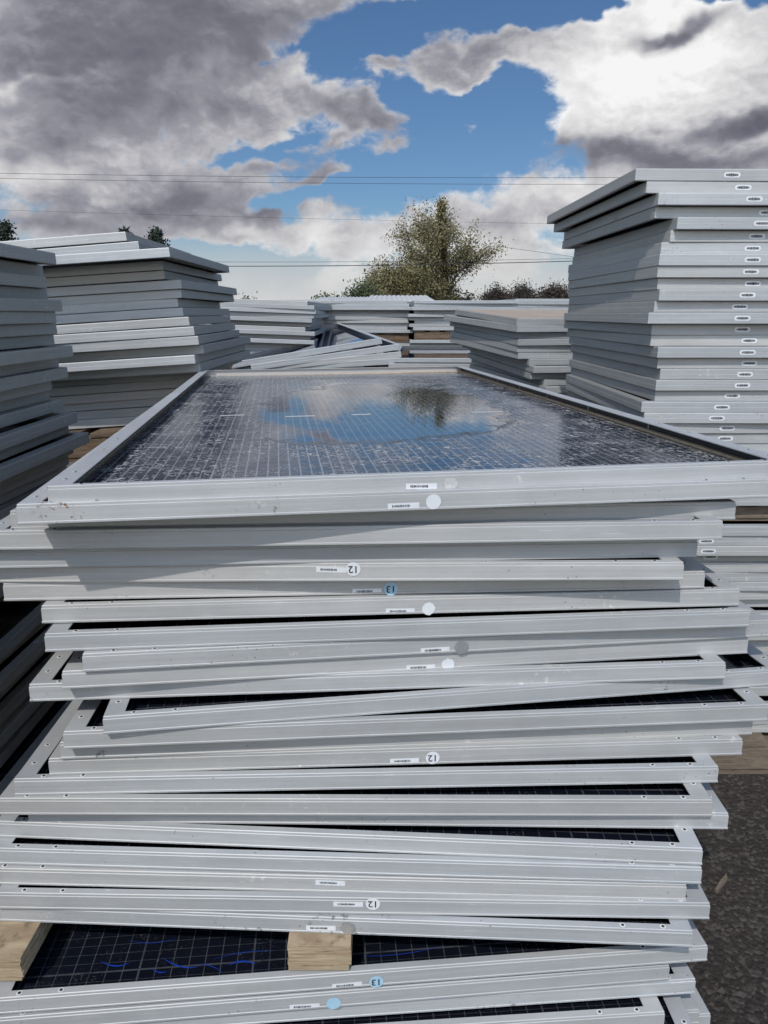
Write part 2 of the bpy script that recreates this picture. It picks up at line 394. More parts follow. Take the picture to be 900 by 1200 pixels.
def frame_mesh(W, L, t, mat, fancy=True, holes=True, shade_inner=False, side=None, gz=.30):
    """four mitred extrusions around the glass"""
    mb = MB(); side_mat = side
    FS_, FL_ = (.0135, .032) if fancy else (.030, .030)
    def profile(fl):
      if fancy:
        return [(-.0006, 0), (0, t * .03), (0, t * .115), (-.0008, t * .14), (-.0008, t * .82), (-.0017, t * .845), (-.0017, t * .965), (-.0028, t),
                (-fl, t), (-fl, t - .0018), (-.005, t - .0018), (-.005, t * gz), (-.012, t * gz), (-.012, 0)]
      else:
        return [(-.0012, 0), (0, .0015), (0, t * .46), (-.0006, t * .48), (-.0006, t - .003), (-.0018, t), (-fl, t), (-fl, t - .002), (-.004, t - .002), (-.004, .007), (-.012, .007), (-.012, 0)]
    n = len(profile(.03))
    for side in range(4):
        sd_ = side
        A = Matrix.Rotation(side * math.pi / 2, 3, 'Z')
        hw, hl = (W / 2, L / 2) if side % 2 == 0 else (L / 2, W / 2)
        vs = []; me_, ot_ = (FS_, FL_) if side % 2 == 0 else (FL_, FS_)
        for sg in (-1, 1):
            for o, z in profile(me_):
                oo = -ot_ if o <= -me_ + 1e-6 else o
                vs.append(A @ Vector((sg * (hw + oo - .00025), -(hl + o), z)))
        fs = [(k, (k + 1) % n, n + (k + 1) % n, n + k) for k in range(n)]
        fs += [tuple(range(n))[::-1], tuple(range(n, 2 * n))]
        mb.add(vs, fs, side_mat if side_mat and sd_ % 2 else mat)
        if shade_inner and side % 2:
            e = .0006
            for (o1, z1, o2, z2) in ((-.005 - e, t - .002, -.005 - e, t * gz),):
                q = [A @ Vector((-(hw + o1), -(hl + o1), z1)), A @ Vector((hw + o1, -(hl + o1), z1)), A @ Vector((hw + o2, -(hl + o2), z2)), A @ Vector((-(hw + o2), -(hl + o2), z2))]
                mb.add(q, [(0, 1, 2, 3)], 'inner_wall_shade')  # shade of the recessed side walls painted as a dark sheet
        if holes:
            for sg in (-1, 1):
                for d in (.045, .10, .30, .42, .60) if side % 2 else (.046, .108):
                    c = A @ Vector((sg * (hw - d), -(hl - (.016 if side % 2 else .0078)), t + .0004))
                    mb.disc(c, .0046, 'eyelet_white', n=12)
                    mb.disc(c + Vector((.0003, .0002, .0004)), .0026, 'dark_hole', n=8)
    return mb.mesh('frame')
def glass_mesh(W, L, t, mat, z0=None, th=.004):
    mb = MB(); z = t * .30 + .0005 if z0 is None else z0
    mb.box((-W / 2 + .0065, -L / 2 + .0065, z - th), (W / 2 - .0065, L / 2 - .0065, z), mat)
    return mb.mesh('glass')

# each kind of panel: short side, long side, thickness, frame mesh, glass mesh
def kind(W, L, t, fm, gm, fancy, holes, **k):
    return dict(W=W, L=L, t=t, frame=frame_mesh(W, L, t, fm, fancy, holes, **k), glass=glass_mesh(W, L, t, gm))
K = {
    'slim': kind(1.134, 2.278, .0297, 'frame_aluminium', 'cells_glass', True, True),
    'front': kind(1.134, 2.278, .0297, 'frame_aluminium', 'cells_glass', True, True),
    'along': kind(2.278, 1.134, .0337, 'frame_aluminium_grey', 'cells_glass', False, False, side='frame_aluminium_shaded'),
    'deep': kind(1.134, 2.278, .0337, 'frame_aluminium_shaded', 'cells_glass', False, False),
    'wide': kind(2.278, 1.20, .0357, 'frame_aluminium', 'cells_glass', False, False, side='frame_aluminium_shaded'),
    'mid': kind(2.278, 1.134, .0337, 'frame_aluminium_grey', 'cells_glass', False, False, side='frame_aluminium_shaded'),
    'far': kind(1.134, 2.278, .0335, 'frame_aluminium_far', 'cells_blue', False, False),
    'tilt': kind(1.134, 2.278, .044, 'frame_aluminium_grey', 'cells_blue', False, False),
}
def basis(yaw, roll=0, pitch=0):
    return (Matrix.Rotation(R(yaw), 4, 'Z') @ Matrix.Rotation(-R(roll), 4, 'Y') @ Matrix.Rotation(R(pitch), 4, 'X'))
REST = MB()   # panels the photo barely shows or hides: one object
def panel(k, corner, which, yaw, label="", roll=0, pitch=0, group=None, rest=False):
    """corner: world point of one TOP corner (fl, fr, bl, br) of the panel"""
    q = K[k]; sx = -1 if which[1] == 'l' else 1; sy = -1 if which[0] == 'f' else 1
    B = basis(yaw, roll, pitch)
    loc = Vector(corner) - B.to_3x3() @ Vector((sx * q['W'] / 2, sy * q['L'] / 2, q['t']))
    M = Matrix.Translation(loc) @ B
    if rest:
        for me in (q['frame'], q['glass']):
            REST.add([M @ v.co for v in me.vertices], [tuple(p.vertices) for p in me.polygons], me.materials[0].name)
        return None, M
    e = bpy.data.objects.new('solar_panel', None); COL.objects.link(e); e.empty_display_size = .1
    e.matrix_world = M
    tag(e, label, 'solar panel', group)
    link('frame', q['frame'], e); link('glass', q['glass'], e)
    return e, M
ORD = ['', 'top', 'second', 'third', 'fourth', 'fifth', 'sixth', 'seventh', 'eighth', 'ninth', 'tenth', 'eleventh', 'twelfth', 'thirteenth', 'fourteenth',
       'fifteenth', 'sixteenth', 'seventeenth', 'eighteenth', 'nineteenth', 'twentieth'] 
TENS = {2: 'twenty', 3: 'thirty', 4: 'forty', 5: 'fifty', 6: 'sixty'}
def ordn(n):
    if n <= 20: return ORD[n]
    t_, u = divmod(n, 10)
    if u == 0: return {3: 'thirtieth', 4: 'fortieth', 5: 'fiftieth', 6: 'sixtieth'}[t_]
    return TENS[t_] + '-' + (['', 'first'] + ORD[2:])[u]

# ------------------------------------------------------------------ stickers
def glyphs(txt, size):
    cu = bpy.data.curves.new('number', 'FONT'); cu.body = txt; cu.size = size
    cu.align_x = 'CENTER'; cu.align_y = 'CENTER'; cu.resolution_u = 3; cu.offset = size * .012
    o = bpy.data.objects.new('tmp_number', cu); COL.objects.link(o)
    dg = bpy.context.evaluated_depsgraph_get(); me = bpy.data.meshes.new_from_object(o.evaluated_get(dg))
    bpy.data.objects.remove(o); me.materials.clear(); me.materials.append(MAT['print_ink'])
    return me
GL = {k: glyphs(k, .0165) for k in ('12', '13', '11')}
def on_front(M, q, px, py=None):
    """where the sight line through a pixel column meets the front side of a panel (local x, z)"""
    Mi = M.inverted(); o = Mi @ Vector((0, 0, H)); d = Mi.to_3x3() @ ray(px, py)
    s_ = (-q['L'] / 2 - o.y) / d.y; p = o + d * s_
    return p.x, p.z
def barcode(e, M, q, px, py, wide=.047, h=.0088, mat='sticker_white', ink='print_ink'):
    x, z = on_front(M, q, px, py); y = -q['L'] / 2 + .0006
    z = min(max(z, h * .62), q['t'] * .80 - h * .5)
    mb = MB(); mb.box((-wide / 2, -.0001, -h / 2), (wide / 2, .0002, h / 2), mat)
    xx = -wide * .36
    while xx < wide * .20:
        ww = random.choice((.0009, .0012, .0016)); hh = h * random.uniform(.14, .24)
        mb.box((xx, -.0003, -hh), (xx + ww, .0, hh), ink); xx += ww + random.choice((.0005, .0007, .0009))
    o = link('label_sticker', mb.mesh('label_sticker'), e, (x, y - .0001, z)); o.rotation_euler = (0, R(random.uniform(-2, 2)), 0)
    return o
def dot(e, M, q, px, py, mat='sticker_white', txt=None, r=.0115, jag=0., rot=180):
    x, z = on_front(M, q, px, py); y = -q['L'] / 2 + .0002
    z = min(max(z, r * .75), q['t'] - r * .80)
    mb = MB(); mb.disc((0, 0, 0), r, mat, 'y', 28, jag=jag)
    mb.f = [f[::1] for f in mb.f]
    o = link('round_sticker', mb.mesh('round_sticker'), e, (x, y - .0005, z))
    if txt:
        g = link('number', GL[txt], o, (0, -.0004, 0)); g.rotation_euler = (R(90), R(rot), 0)
    return o

# ------------------------------------------------------------------ front stack
FRONT = [('1',-0.4725,1.047,1.3558,7.7,0.0085),('2',-0.513,1.035,1.3327,7.35,0.0054),('2b',-0.570,1.128,1.2995,3.00,0),('3',-0.605,1.104,1.2740,2.3,0.004),
('4',-0.628,1.120,1.2394,3.02,-0.0001),('5',-0.659,1.140,1.2096,0.62,0.0001),('6',-0.601,1.140,1.1788,3.08,-0.0010),('7',-0.537,1.123,1.1480,4.10,-0.0020),
('8',-0.519,1.085,1.1170,5.46,-0.0040),('9',-0.462,1.079,1.0865,7.3,-0.0040),('10',-0.497,1.081,1.0565,7.2,-0.0060),('10b',-0.559,1.098,1.0260,4.00,0),
('11',-0.429,1.051,.9960,8.03,0.0030),('12',-0.496,1.059,0.9660,4.24,0.0008),('13',-0.512,1.078,0.9360,4.01,-0.0030),('14',-0.534,1.080,0.9060,3.07,-0.0014),
('15',-0.588,1.070,0.8760,1.71,0.0010),('16',-0.614,1.063,0.8460,-0.29,0.0010),('17a',-0.581,1.087,0.8160,-1.00,0),('17b',-0.637,1.088,0.7860,-3.5,0.002),
('18',-0.638,1.061,0.7560,-2.37,0.0012),('19',-0.659,1.052,0.7255,-1.88,0.),('20',-0.622,1.032,0.6955,-1.19,0.0010),('21',-0.653,1.041,0.6650,-2.78,0.0001),
('22',-0.602,0.939,0.5850,4.67,0.0095),('23',-0.660,0.929,0.5524,5.15,0.004),('24',-0.612,0.949,0.5215,4.50,0),('25',-0.673,0.925,0.4905,4.00,0)]
DESC = {
 '1': 'rain wet solar panel on top of the near stack, puddle on its dark cells',
 '2': 'silver framed panel second from top of the near stack with plain round white sticker',
 '2b': 'shaded panel set back under the top pair of the near stack, mostly hidden',
 '3': 'plain silver panel at the head of the shaded run in the near stack',
 '4': 'fifth panel of the near stack, plain frame with one sunlit band and square end',
 '5': 'shaded panel in near stack with black number 12 and long barcode label',
 '6': 'near stack panel with pale blue round sticker beside its barcode label',
 '7': 'near stack panel with torn scuffed round sticker just under the blue stickered one',
 '8': 'clean near stack panel without stickers, directly over a faint grey round sticker',
 '9': 'shaded near stack panel with a faint grey round sticker',
 '10': 'near stack panel with a ragged torn sticker above the wide dark gap',
 '10b': 'recessed shaded panel over the wide dark gap of the near stack',
 '11': 'sloping near stack panel right under the wide dark gap, no stickers',
 '12': 'near stack panel with its long edge jutting out over rusty spotted frame below',
 '13': 'half hidden panel in near stack, frame in shade between two sunlit ones',
 '14': 'near stack panel with round white sticker reading 12, middle of the stack',
 '15': 'near stack panel directly under the white 12 sticker in mid stack, dusty lip',
 '16': 'near stack panel with broad flat side rail exposed beyond the ones above',
 '17a': 'near stack panel showing only its corner behind a straight edged one',
 '17b': 'near stack panel sloping down to the gravel side above a thin dark gap',
 '18': 'near stack panel under the thin dark gap showing cells, no stickers',
 '19': 'recessed panel low in near stack with a grimy shaded barcode label',
 '20': 'near stack panel with white 12 sticker, second above the wood blocks',
 '21': 'lowest panel of near upper pile, silver round sticker, resting on wood blocks',
 '22': 'panel under the wood blocks with pale blue sticker reading 13, cells in view',
 '23': 'panel second under the wood blocks with dark blue worn sticker',
 '24': 'panel third under the wood blocks, mostly hidden frame end',
 '25': 'panel fourth under the wood blocks with blue sticker reading 11',
}
fr = {}
qf = K['front']
for (nm, x, y, z, yaw, dz) in FRONT:
    roll = math.degrees(math.asin(dz / 1.134))
    e, M = panel('slim' if nm == '1' else 'front', (x, y, z), 'fl', yaw, DESC[nm], roll=roll, group='panels of the near stack')
    fr[nm] = (e, M)
# lower tier continues down to its pallet
random.seed(5)
zz = .4600
for i in range(10):
    if i == 0: c, yw = (-.62, .875, zz), 2.0
    else: c, yw = (-.60 + random.uniform(-.05, .05), .98 + random.uniform(-.05, .04), zz), random.uniform(-3, 5)
    e, M = panel('front', c, 'fl', yw, ordn(i + 5) + ' panel counted down from the wood blocks of the near stack', group='panels of the near stack', rest=i > 1)
    zz -= .0300
def pallet(loc, wx, wy, yaw, label, h=.12, mat='wood_pallet', base=False):
    e = bpy.data.objects.new('wooden_pallet', None); COL.objects.link(e); tag(e, label, 'pallet', 'pallets under the panel stacks')
    e.location = loc; e.rotation_euler = (0, 0, R(yaw))
    th = h * .16
    n = max(5, int(wx / .16))
    for k in range(n):
        mb = MB(); bw = wx / n * .66; x0 = -wx / 2 + (wx - bw) * k / (n - 1)
        mb.box((x0, -wy / 2, -th), (x0 + bw, wy / 2, 0), mat)
        link('deck_board', mb.mesh('deck_board'), e)
    for k in (-1, 0, 1):
        mb = MB(); y0 = k * (wy / 2 - .05)
        mb.box((-wx / 2 + .002, y0 - .045, -h + th + .001), (wx / 2 - .002, y0 + .045, -th - .001), mat)
        link('stringer', mb.mesh('stringer'), e)
    for k in (-1, 0, 1):
        mb = MB(); y0 = k * (wy / 2 - .06)
        mb.box((-wx / 2, y0 - .05, -h), (wx / 2, y0 + .05, -h + th), mat)
        link('base_board', mb.mesh('base_board'), e)
    return e
pallet((-.05, 2.15, zz + .0300 - .0300 + .0005), 1.12, 2.25, 1, 'weathered pallet on the ground under the near stack', h=max(.08, zz))
# stickers on the near stack  (panel, label px, dot px, dot material, text)
ST = [('1', (494, 570), (528, 567), 'sticker_worn', None, .18), ('2', (473, 593), (508, 588), 'sticker_white', None, 0),
      ('5', (388, 666), (414, 664), 'sticker_white', '12', 0), ('6', (430, 693), (458, 690), 'sticker_blue', '13', 0),
      ('7', (469, 720), (502, 716), 'sticker_white', None, .12), ('9', (510, 762), (541, 762), 'sticker_silver', None, 0),
      ('10', (493, 787), (525, 784), 'sticker_white', None, .16), ('14', (474, 892), (507, 888), 'sticker_white', '12', 0),
      ('19', (387, 1035), None, None, None, 0), ('20', (408, 1060), (437, 1056), 'sticker_white', '12', 0),
      ('21', (376, 1088), (408, 1088), 'sticker_silver', None, .03), ('22', (407, 1164), (441, 1157), 'sticker_blue', '13', 0),
      ('23', (357, 1180), (391, 1177), 'sticker_blue', None, 0), ('25', (402, 1196), (437, 1194), 'sticker_blue', '11', 0)]
for nm, lp, dp, mt, tx, jg in ST:
    e, M = fr[nm]; qf = K['slim' if nm == '1' else 'front']
    barcode(e, M, qf, *lp)
    if dp: dot(e, M, qf, dp[0], dp[1], mt, tx, jag=jg)

# the wet top panel: own glass, sealant bead, wall clips
e1, M1 = fr['1']; qf = K['slim']
def glass_local(px, py):
    Mi = M1.inverted(); o = Mi @ Vector((0, 0, H)); d = Mi.to_3x3() @ ray(px, py)
    s_ = (qf['t'] * .13 - o.z) / d.z; p = o + d * s_; return p.x, p.y
def ellpx(cx, cy, x0, x1, y0, y1, amp=1.):
    a = glass_local(cx, cy); l = glass_local(x0, cy); r_ = glass_local(x1, cy); t_ = glass_local(cx, y0); bo = glass_local(cx, y1)
    return (a[0], (t_[1] + bo[1]) / 2, abs(r_[0] - l[0]) / 2, abs(t_[1] - bo[1]) / 2, amp)
WET = [ellpx(330, 500, 292, 372, 466, 526, .75), ellpx(390, 497, 335, 450, 458, 526, .7), ellpx(455, 494, 395, 520, 453, 524, .7),
       ellpx(525, 488, 460, 585, 452, 518, .75), ellpx(560, 478, 520, 602, 458, 500, .5), ellpx(430, 462, 340, 540, 448, 476, .35)]
puddle_glass()
gm = glass_mesh(qf['W'], qf['L'], qf['t'], 'cells_glass_wet', z0=qf['t'] * .13 + .0005)
for ch in e1.children:
    if ch.name.startswith('glass'): ch.data = gm
    if ch.name.startswith('frame'): ch.data = frame_mesh(qf['W'], qf['L'], qf['t'], 'frame_aluminium', True, True, shade_inner=True, gz=.13)
mb = MB(); zt = qf['t'] * .13 + .0008; W_, L_ = qf['W'] / 2 - .0058, qf['L'] / 2 - .0058
mb.box((W_ - .010, -L_, zt), (W_, L_, zt + .0050), 'sealant_tan')
mb.box((-W_, L_ - .010, zt), (W_ - .0102, L_, zt + .0022), 'sealant_tan')
mb.box((-W_, -L_, zt), (-W_ + .003, L_ - .0102, zt + .0015), 'sealant_tan')
link('sealant_bead', mb.mesh('sealant_bead'), e1)
for k, f_ in enumerate((.03, .21, .36, .50, .62, .74, .86)):
    mb = MB(); yy = -L_ + 2 * L_ * f_
    mb.box((W_ - .0018, yy, zt + .003), (W_ - .0004, yy + .004, qf['t'] - .0022), 'frame_aluminium_grey')
    link('wall_clip', mb.mesh('wall_clip'), e1)
for (px, py, ln) in ((272, 487, .062), (352, 488, .075), (423, 486, .05), (571, 483, .085)):
    gx, gy = glass_local(px, py); mb = MB()
    mb.box((-ln / 2, -.005, 0), (ln / 2, .005, .0006), 'sticker_worn')
    o = link('tape_strip', mb.mesh('tape_strip'), e1, (gx, gy, zt - .0001)); o.rotation_euler = (0, 0, R(random.uniform(-6, 3)))

# hail cracks under the blocks, their blue reflected glint painted as thin strips
simple("crack_glint_blue", (.015, .06, .42), .25)
e22, M22 = fr['22']; q22 = K['front']
def on_glass(M, q, px, py):
    Mi = M.inverted(); o = Mi @ Vector((0, 0, H)); d = Mi.to_3x3() @ ray(px, py)
    s_ = (q['t'] * .30 + .0011 - o.z) / d.z; p = o + d * s_; return p
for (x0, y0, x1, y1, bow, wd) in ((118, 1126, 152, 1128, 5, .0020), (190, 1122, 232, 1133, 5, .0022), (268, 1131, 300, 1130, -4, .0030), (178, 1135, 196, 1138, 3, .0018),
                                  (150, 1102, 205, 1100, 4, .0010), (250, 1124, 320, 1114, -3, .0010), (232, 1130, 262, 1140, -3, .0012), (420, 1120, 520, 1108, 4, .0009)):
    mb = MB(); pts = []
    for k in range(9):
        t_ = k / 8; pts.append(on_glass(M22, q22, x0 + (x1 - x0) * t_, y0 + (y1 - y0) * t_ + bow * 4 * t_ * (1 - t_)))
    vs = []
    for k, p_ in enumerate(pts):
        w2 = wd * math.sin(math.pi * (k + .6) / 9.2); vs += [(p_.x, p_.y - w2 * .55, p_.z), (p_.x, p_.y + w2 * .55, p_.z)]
    mb.add(vs, [(2 * k, 2 * k + 2, 2 * k + 3, 2 * k + 1) for k in range(8)], 'crack_glint_blue')
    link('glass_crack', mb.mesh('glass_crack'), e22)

# wood blocks between the tiers
def block(x0, x1, y0, y1, z0, z1, label):
    mb = MB(); n = 5
    for k in range(n):
        a = z0 + (z1 - z0) * k / n; b_ = z0 + (z1 - z0) * (k + 1) / n
        j = random.uniform(0, .004)
        mb.box((x0 - (x0 + x1) / 2 + random.uniform(0, .003), y0 + j - y0, a - z0 + .0002), (x1 - (x0 + x1) / 2 + random.uniform(-.003, .003), y1 - y0, b_ - z0), 'wood_plywood')
    o = link('wood_block', mb.mesh('wood_block')); o.location = ((x0 + x1) / 2, y0, z0)
    tag(o, label, 'wood block', 'wood blocks between the tiers of the near stack'); return o
zb0, zb1 = .5925, .6350
def bx(px, Y, z):   # world x of a pixel column at depth Y, height z
    zc = Y * math.cos(TH) - (z - H) * math.sin(TH); return (px - 450) / F * zc
block(bx(337, .99, .61), bx(410, .99, .61), .985, 1.20, zb0, zb1, 'layered plywood block in the middle of the near stack gap')
block(bx(-60, .97, .61), bx(26, .97, .61), .965, 1.25, zb0 - .002, zb1, 'layered plywood block at the end of near stack gap')
block(bx(337, .99, .61), bx(410, .99, .61), 2.85, 3.05, zb0 + .003, zb1, 'plywood block at the rear of the near stack gap')

# ------------------------------------------------------------------ tall stack with oval stickers
random.seed(11)
NX = [745,758,772,768,794,786,775,773,771,771,773,767,760,764,763,771,771,774,769,768,752,755,770,770,768,772,770,769,771,768]
FX = [642,650,662,660,674,672,667,667,667,667,668,667,662,662,666,668,670,672,668,670,664,664,666,668,668,668,668,668,668,668]
LX = [858,871,884,899,893,887,882,882,880,882,876,867,870,870,878,876,878,873,870,858,846,840,852,850,845,838,826,830,833,833]
def oval(e, M, q, px, py, ink='print_ink'):
    x, z = on_front(M, q, px, py); y = -q['L'] / 2
    w_, h_ = .050, .0150; mb = MB(); n = 8; vs = []
    for s_ in (1, -1):
        for k in range(n + 1):
            a = -math.pi / 2 + math.pi * k / n
            vs.append((s_ * (w_ / 2 - h_ / 2 + math.cos(a) * h_ / 2), 0, s_ * math.sin(a) * h_ / 2))
    mb.add(vs, [tuple(range(len(vs)))], 'sticker_white')
    xx = -.018
    while xx < .017:
        ww = random.choice((.0012, .0018, .0026)); hh = .0040 * (1 - (abs(xx) / .03) ** 2) * random.uniform(.8, 1.1)
        mb.box((xx, -.0005, -hh), (xx + ww, -.0001, hh), ink); xx += ww + random.choice((.0006, .001))
    return link('barcode_sticker', mb.mesh('barcode_sticker'), e, (x, y - .0006, q['t'] * .5))
Yn = 2.43; ztop = 2.0
def x_at(px, Y, z):
    zc = Y * math.cos(TH) - (z - H) * math.sin(TH); return (px - 450) / F * zc
z = ztop
for i in range(30):
    Y = Yn + random.uniform(-.025, .02)
    x = x_at(NX[i], Y, z)
    xf = x_at(FX[i], Y + 1.12, z)
    yaw = math.degrees(math.atan2(-(xf - x), 1.12)); yaw = max(-7, min(8, yaw - 0.0))
    e, M = panel('along', (x, Y, z), 'fl', yaw, f'{ordn(i+1)} panel from the top of the tall stack with oval barcode stickers', group='panels of the tall stack with oval stickers')
    r_ = M @ Vector((0, -.567, .017)); 
    # pixel row of the face centre near the sticker column
    pt = Vector((x + .35, Y, z - .017 - H)); zc = pt.y * math.cos(TH) - pt.z * math.sin(TH); yc = pt.y * math.sin(TH) + pt.z * math.cos(TH)
    oval(e, M, K['along'], LX[i], 600 - F * yc / zc)
    z -= .0340
pallet((x_at(770, Yn, z) + 1.14, Yn + .58, z + .0001), 2.25, 1.1, 0, 'pale spacer pallet midway up the tall stack with oval stickers', h=.06, mat='wood_pale')
z -= .0605
k = 0
while z > .17:
    Y = Yn + random.uniform(-.03, .05); x = x_at(775, Yn, .9) + random.uniform(-.04, .05)
    e, M = panel('along', (x, Y, z), 'fl', random.uniform(-1.5, 2.5), f'{ordn(k+1)} panel below the pale spacer pallet of the tall sticker stack', group='panels of the tall stack with oval stickers')
    if k < 4:
        oval(e, M, K['along'], 824 + k * 2, 640 + 12 * k)
    z -= .0340; k += 1
pallet((x_at(775, Yn, .9) + 1.14, Yn + .55, z + .0001), 2.3, 1.15, 0, 'pale wooden pallet on the gravel under the tall sticker stack', h=z, mat='wood_pale')

# ------------------------------------------------------------------ stack beside the camera, dark sides
random.seed(21)
CX = [65,50,54,55,72,65,66,63,85,68,79,60,57,73,90,80,104,85,80,78,90,75,66,72,60,75,64,70]
z = 1.765; Yc = 2.45
for i in range(len(CX)):
    Y = Yc + random.uniform(-.03, .03); x = x_at(CX[i], Y, z)
    yaw = random.uniform(-1.2, 1.6)
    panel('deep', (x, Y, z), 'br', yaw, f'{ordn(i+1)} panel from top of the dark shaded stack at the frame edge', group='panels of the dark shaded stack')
    z -= .0340
pallet((x_at(70, Yc, z) - .57, Yc - 1.15, z + .0001), 1.12, 2.25, 0, 'pallet midway in the dark shaded stack', h=.12)
z -= .1205; k = 0
while z > .15:
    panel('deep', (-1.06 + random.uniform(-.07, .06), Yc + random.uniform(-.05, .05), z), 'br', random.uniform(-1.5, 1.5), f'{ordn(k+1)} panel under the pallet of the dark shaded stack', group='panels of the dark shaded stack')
    z -= .0340; k += 1
pallet((-1.62, Yc - 1.15, z + .0001), 1.12, 2.25, 0, 'pallet on the ground under the dark shaded stack', h=z)

# ------------------------------------------------------------------ leaning sunlit stack behind it
random.seed(31)
SX = [152,167,203,195,197,217,217,213,219,226,232,237,243,233,239,236,230,238,232,236,230]
YO = [.14, .12, -.04, .13, .16, .13, .15, .17, .15, .10, .0, -.01, .04, -.02, .05, .2, .2, .2, .22, .2, .2]
Ys = 3.20; ztop2 = at_y(203, 290, Ys).z
z = ztop2 + .072; roll2 = 3.6
for i in range(len(SX)):
    Y = Ys + random.uniform(-.01, .01) + YO[i]; x = x_at(SX[i] - 5, Y, z)
    rl = roll2 + (0.9 if i < 2 else 0) + random.uniform(-.15, .15)
    panel('wide', (x, Y, z), 'fr', 1.5 + random.uniform(-2, 2), f'{ordn(i+1)} panel from top of the leaning sunlit stack before the pine tops', roll=rl, group='panels of the leaning sunlit stack')
    z -= .0375
zl = z - 2.278 * math.sin(R(roll2)) 
pp = pallet((x_at(236, Ys, z) - 1.14, Ys + .6, (z + zl) / 2 + .0005), 2.2, 1.15, 1.5, 'brown pallet sagging under the leaning sunlit stack', h=.12)
pp.rotation_euler = (0, -R(roll2), R(1.5))
z = zl - .135; k = 0
while z > .15:
    panel('wide', (x_at(236, Ys, .9) + random.uniform(-.05, .03), Ys + random.uniform(-.03, .03), z), 'fr', 1 + random.uniform(-2, 2), f'{ordn(k+1)} panel under the brown sagging pallet of the leaning stack', group='panels of the leaning sunlit stack', rest=True)
    z -= .0360; k += 1
pallet((x_at(236, Ys, .9) - 1.14, Ys + .6, z + .0001), 2.2, 1.15, 1, 'pallet on the ground under the leaning sunlit stack', h=z)

# ------------------------------------------------------------------ mid stack with tan top
random.seed(41)
MX = [605,605,609,607,607,608,621,624,622,638,638,630]
Ym = 4.15; z = 1.562
tan_glass = glass_mesh(2.278, 1.134, .0337, 'panel_back_tan', .0325)
for i in range(40):
    px = MX[i] if i < len(MX) else 625
    e, M = panel('mid', (x_at(px, Ym, z), Ym + random.uniform(-.04, .04), z), 'fl', 13 + random.uniform(-3, 3), pitch=2.6, label=
          (f'{ordn(i+1)} panel down in the stack with the tan top before the tree' if i else 'tan backed panel lying on top of the stack before the tree'), group='panels of the stack with the tan top', rest=i > 12)
    if i == 0:
        for ch in e.children:
            if ch.name.startswith('glass'): ch.data = tan_glass
    z -= .0352 if i < 12 else .034
pallet((x_at(625, Ym, 1) + .95, Ym + .8, z + .0001), 2.2, 1.1, 13, 'pallet on the ground under the tan topped stack', h=z)

# ------------------------------------------------------------------ far stacks
random.seed(51)
def far_stack(px, py, Y, which, n, name, yaw=0, bottom=True, jx=.03, roll=0, t_=.0352, mat='far', fan=0, vis=99):
    p = at_y(px, py, Y); x, z = p.x, p.z
    for i in range(n):
        panel(mat, (x + random.uniform(-jx, jx), Y + random.uniform(-jx, jx), z), which, yaw + random.uniform(-2, 2), f'{ordn(i+1)} panel from top of the {name}', roll=roll - fan * i, group='panels of the ' + name, rest=i >= vis)
        z -= t_
    sx = .567 if which[1] == 'l' else -.567
    if bottom:
        pallet((x + sx, Y + 1.14, z + .0001), 1.12, 2.25, yaw, 'dark pallet midway in the ' + name, h=.10)
        z -= .1005; k = 0
        while z > .15:
            panel(mat, (x + random.uniform(-jx, jx) + .02, Y + random.uniform(-jx, jx), z), which, yaw + random.uniform(-2, 2), f'{ordn(k+1)} panel under the mid pallet of the {name}', group='panels of the ' + name, rest=True)
            z -= .0348; k += 1
    pallet((x + sx, Y + 1.14, z + .0001), 1.12, 2.25, yaw, 'ground pallet under the ' + name, h=z)
far_stack(364, 353, 6.6, 'fr', 15, 'far stack next to the leaning stack', yaw=0, roll=-2.0, jx=.05)
far_stack(362, 352, 8.8, 'fl', 10, 'far stack below the willow', yaw=-1, jx=.045)
far_stack(483, 352, 8.6, 'fl', 9, 'far stack below the big tree trunk', yaw=1, jx=.045)
far_stack(603, 350, 9.6, 'fl', 10, 'far stack below the brown hedge', yaw=2, vis=4)
far_stack(388, 351, 11.4, 'fr', 10, 'rearmost stack between two far stacks', yaw=2, vis=5)
# low pile with blue faced panels
far_stack(454, 420, 5.9, 'fl', 3, 'low pile of blue faced panels', yaw=-3, bottom=False, jx=.06)
# leaning panels in the gap, resting on a heap
random.seed(61)
for i in range(34):
    c = Vector((-.02 + random.uniform(-.04, .04), 6.0 + random.uniform(-.05, .05), 1.19 - .0345 * i))
    if c.z < .06: break
    panel('far', c, 'fr', 8 + random.uniform(-3, 3), f'{ordn(i+1)} flat panel of the heap under the tilted panels', group='panels of the heap under the tilted ones', rest=i > 1)
TL = ['tilted panel with sky reflecting glass and raised corner on the far heap', 'tilted panel just under the sky reflecting one on the far heap', 'third tilted panel on the far heap, lower in the fan', 'lowest tilted panel on the far heap']
for i, (px, py, rl) in enumerate(((447, 396, 8.6), (468, 403, 7.4), (470, 412, 5.2), (462, 420, 3.0))):
    p = at_y(px, py, 6.0 - .02 * i)
    panel('tilt', (p.x, p.y, p.z), 'fr', 11 - 2 * i, TL[i], roll=rl, pitch=(2.2, 1.4, .8, .5)[i], group='tilted panels on the far heap')

o = link('stacked_panels', REST.mesh('stacked_panels')); tag(o, 'mass of silver framed panels low down and behind in the stacks', 'solar panels', kind='stuff')

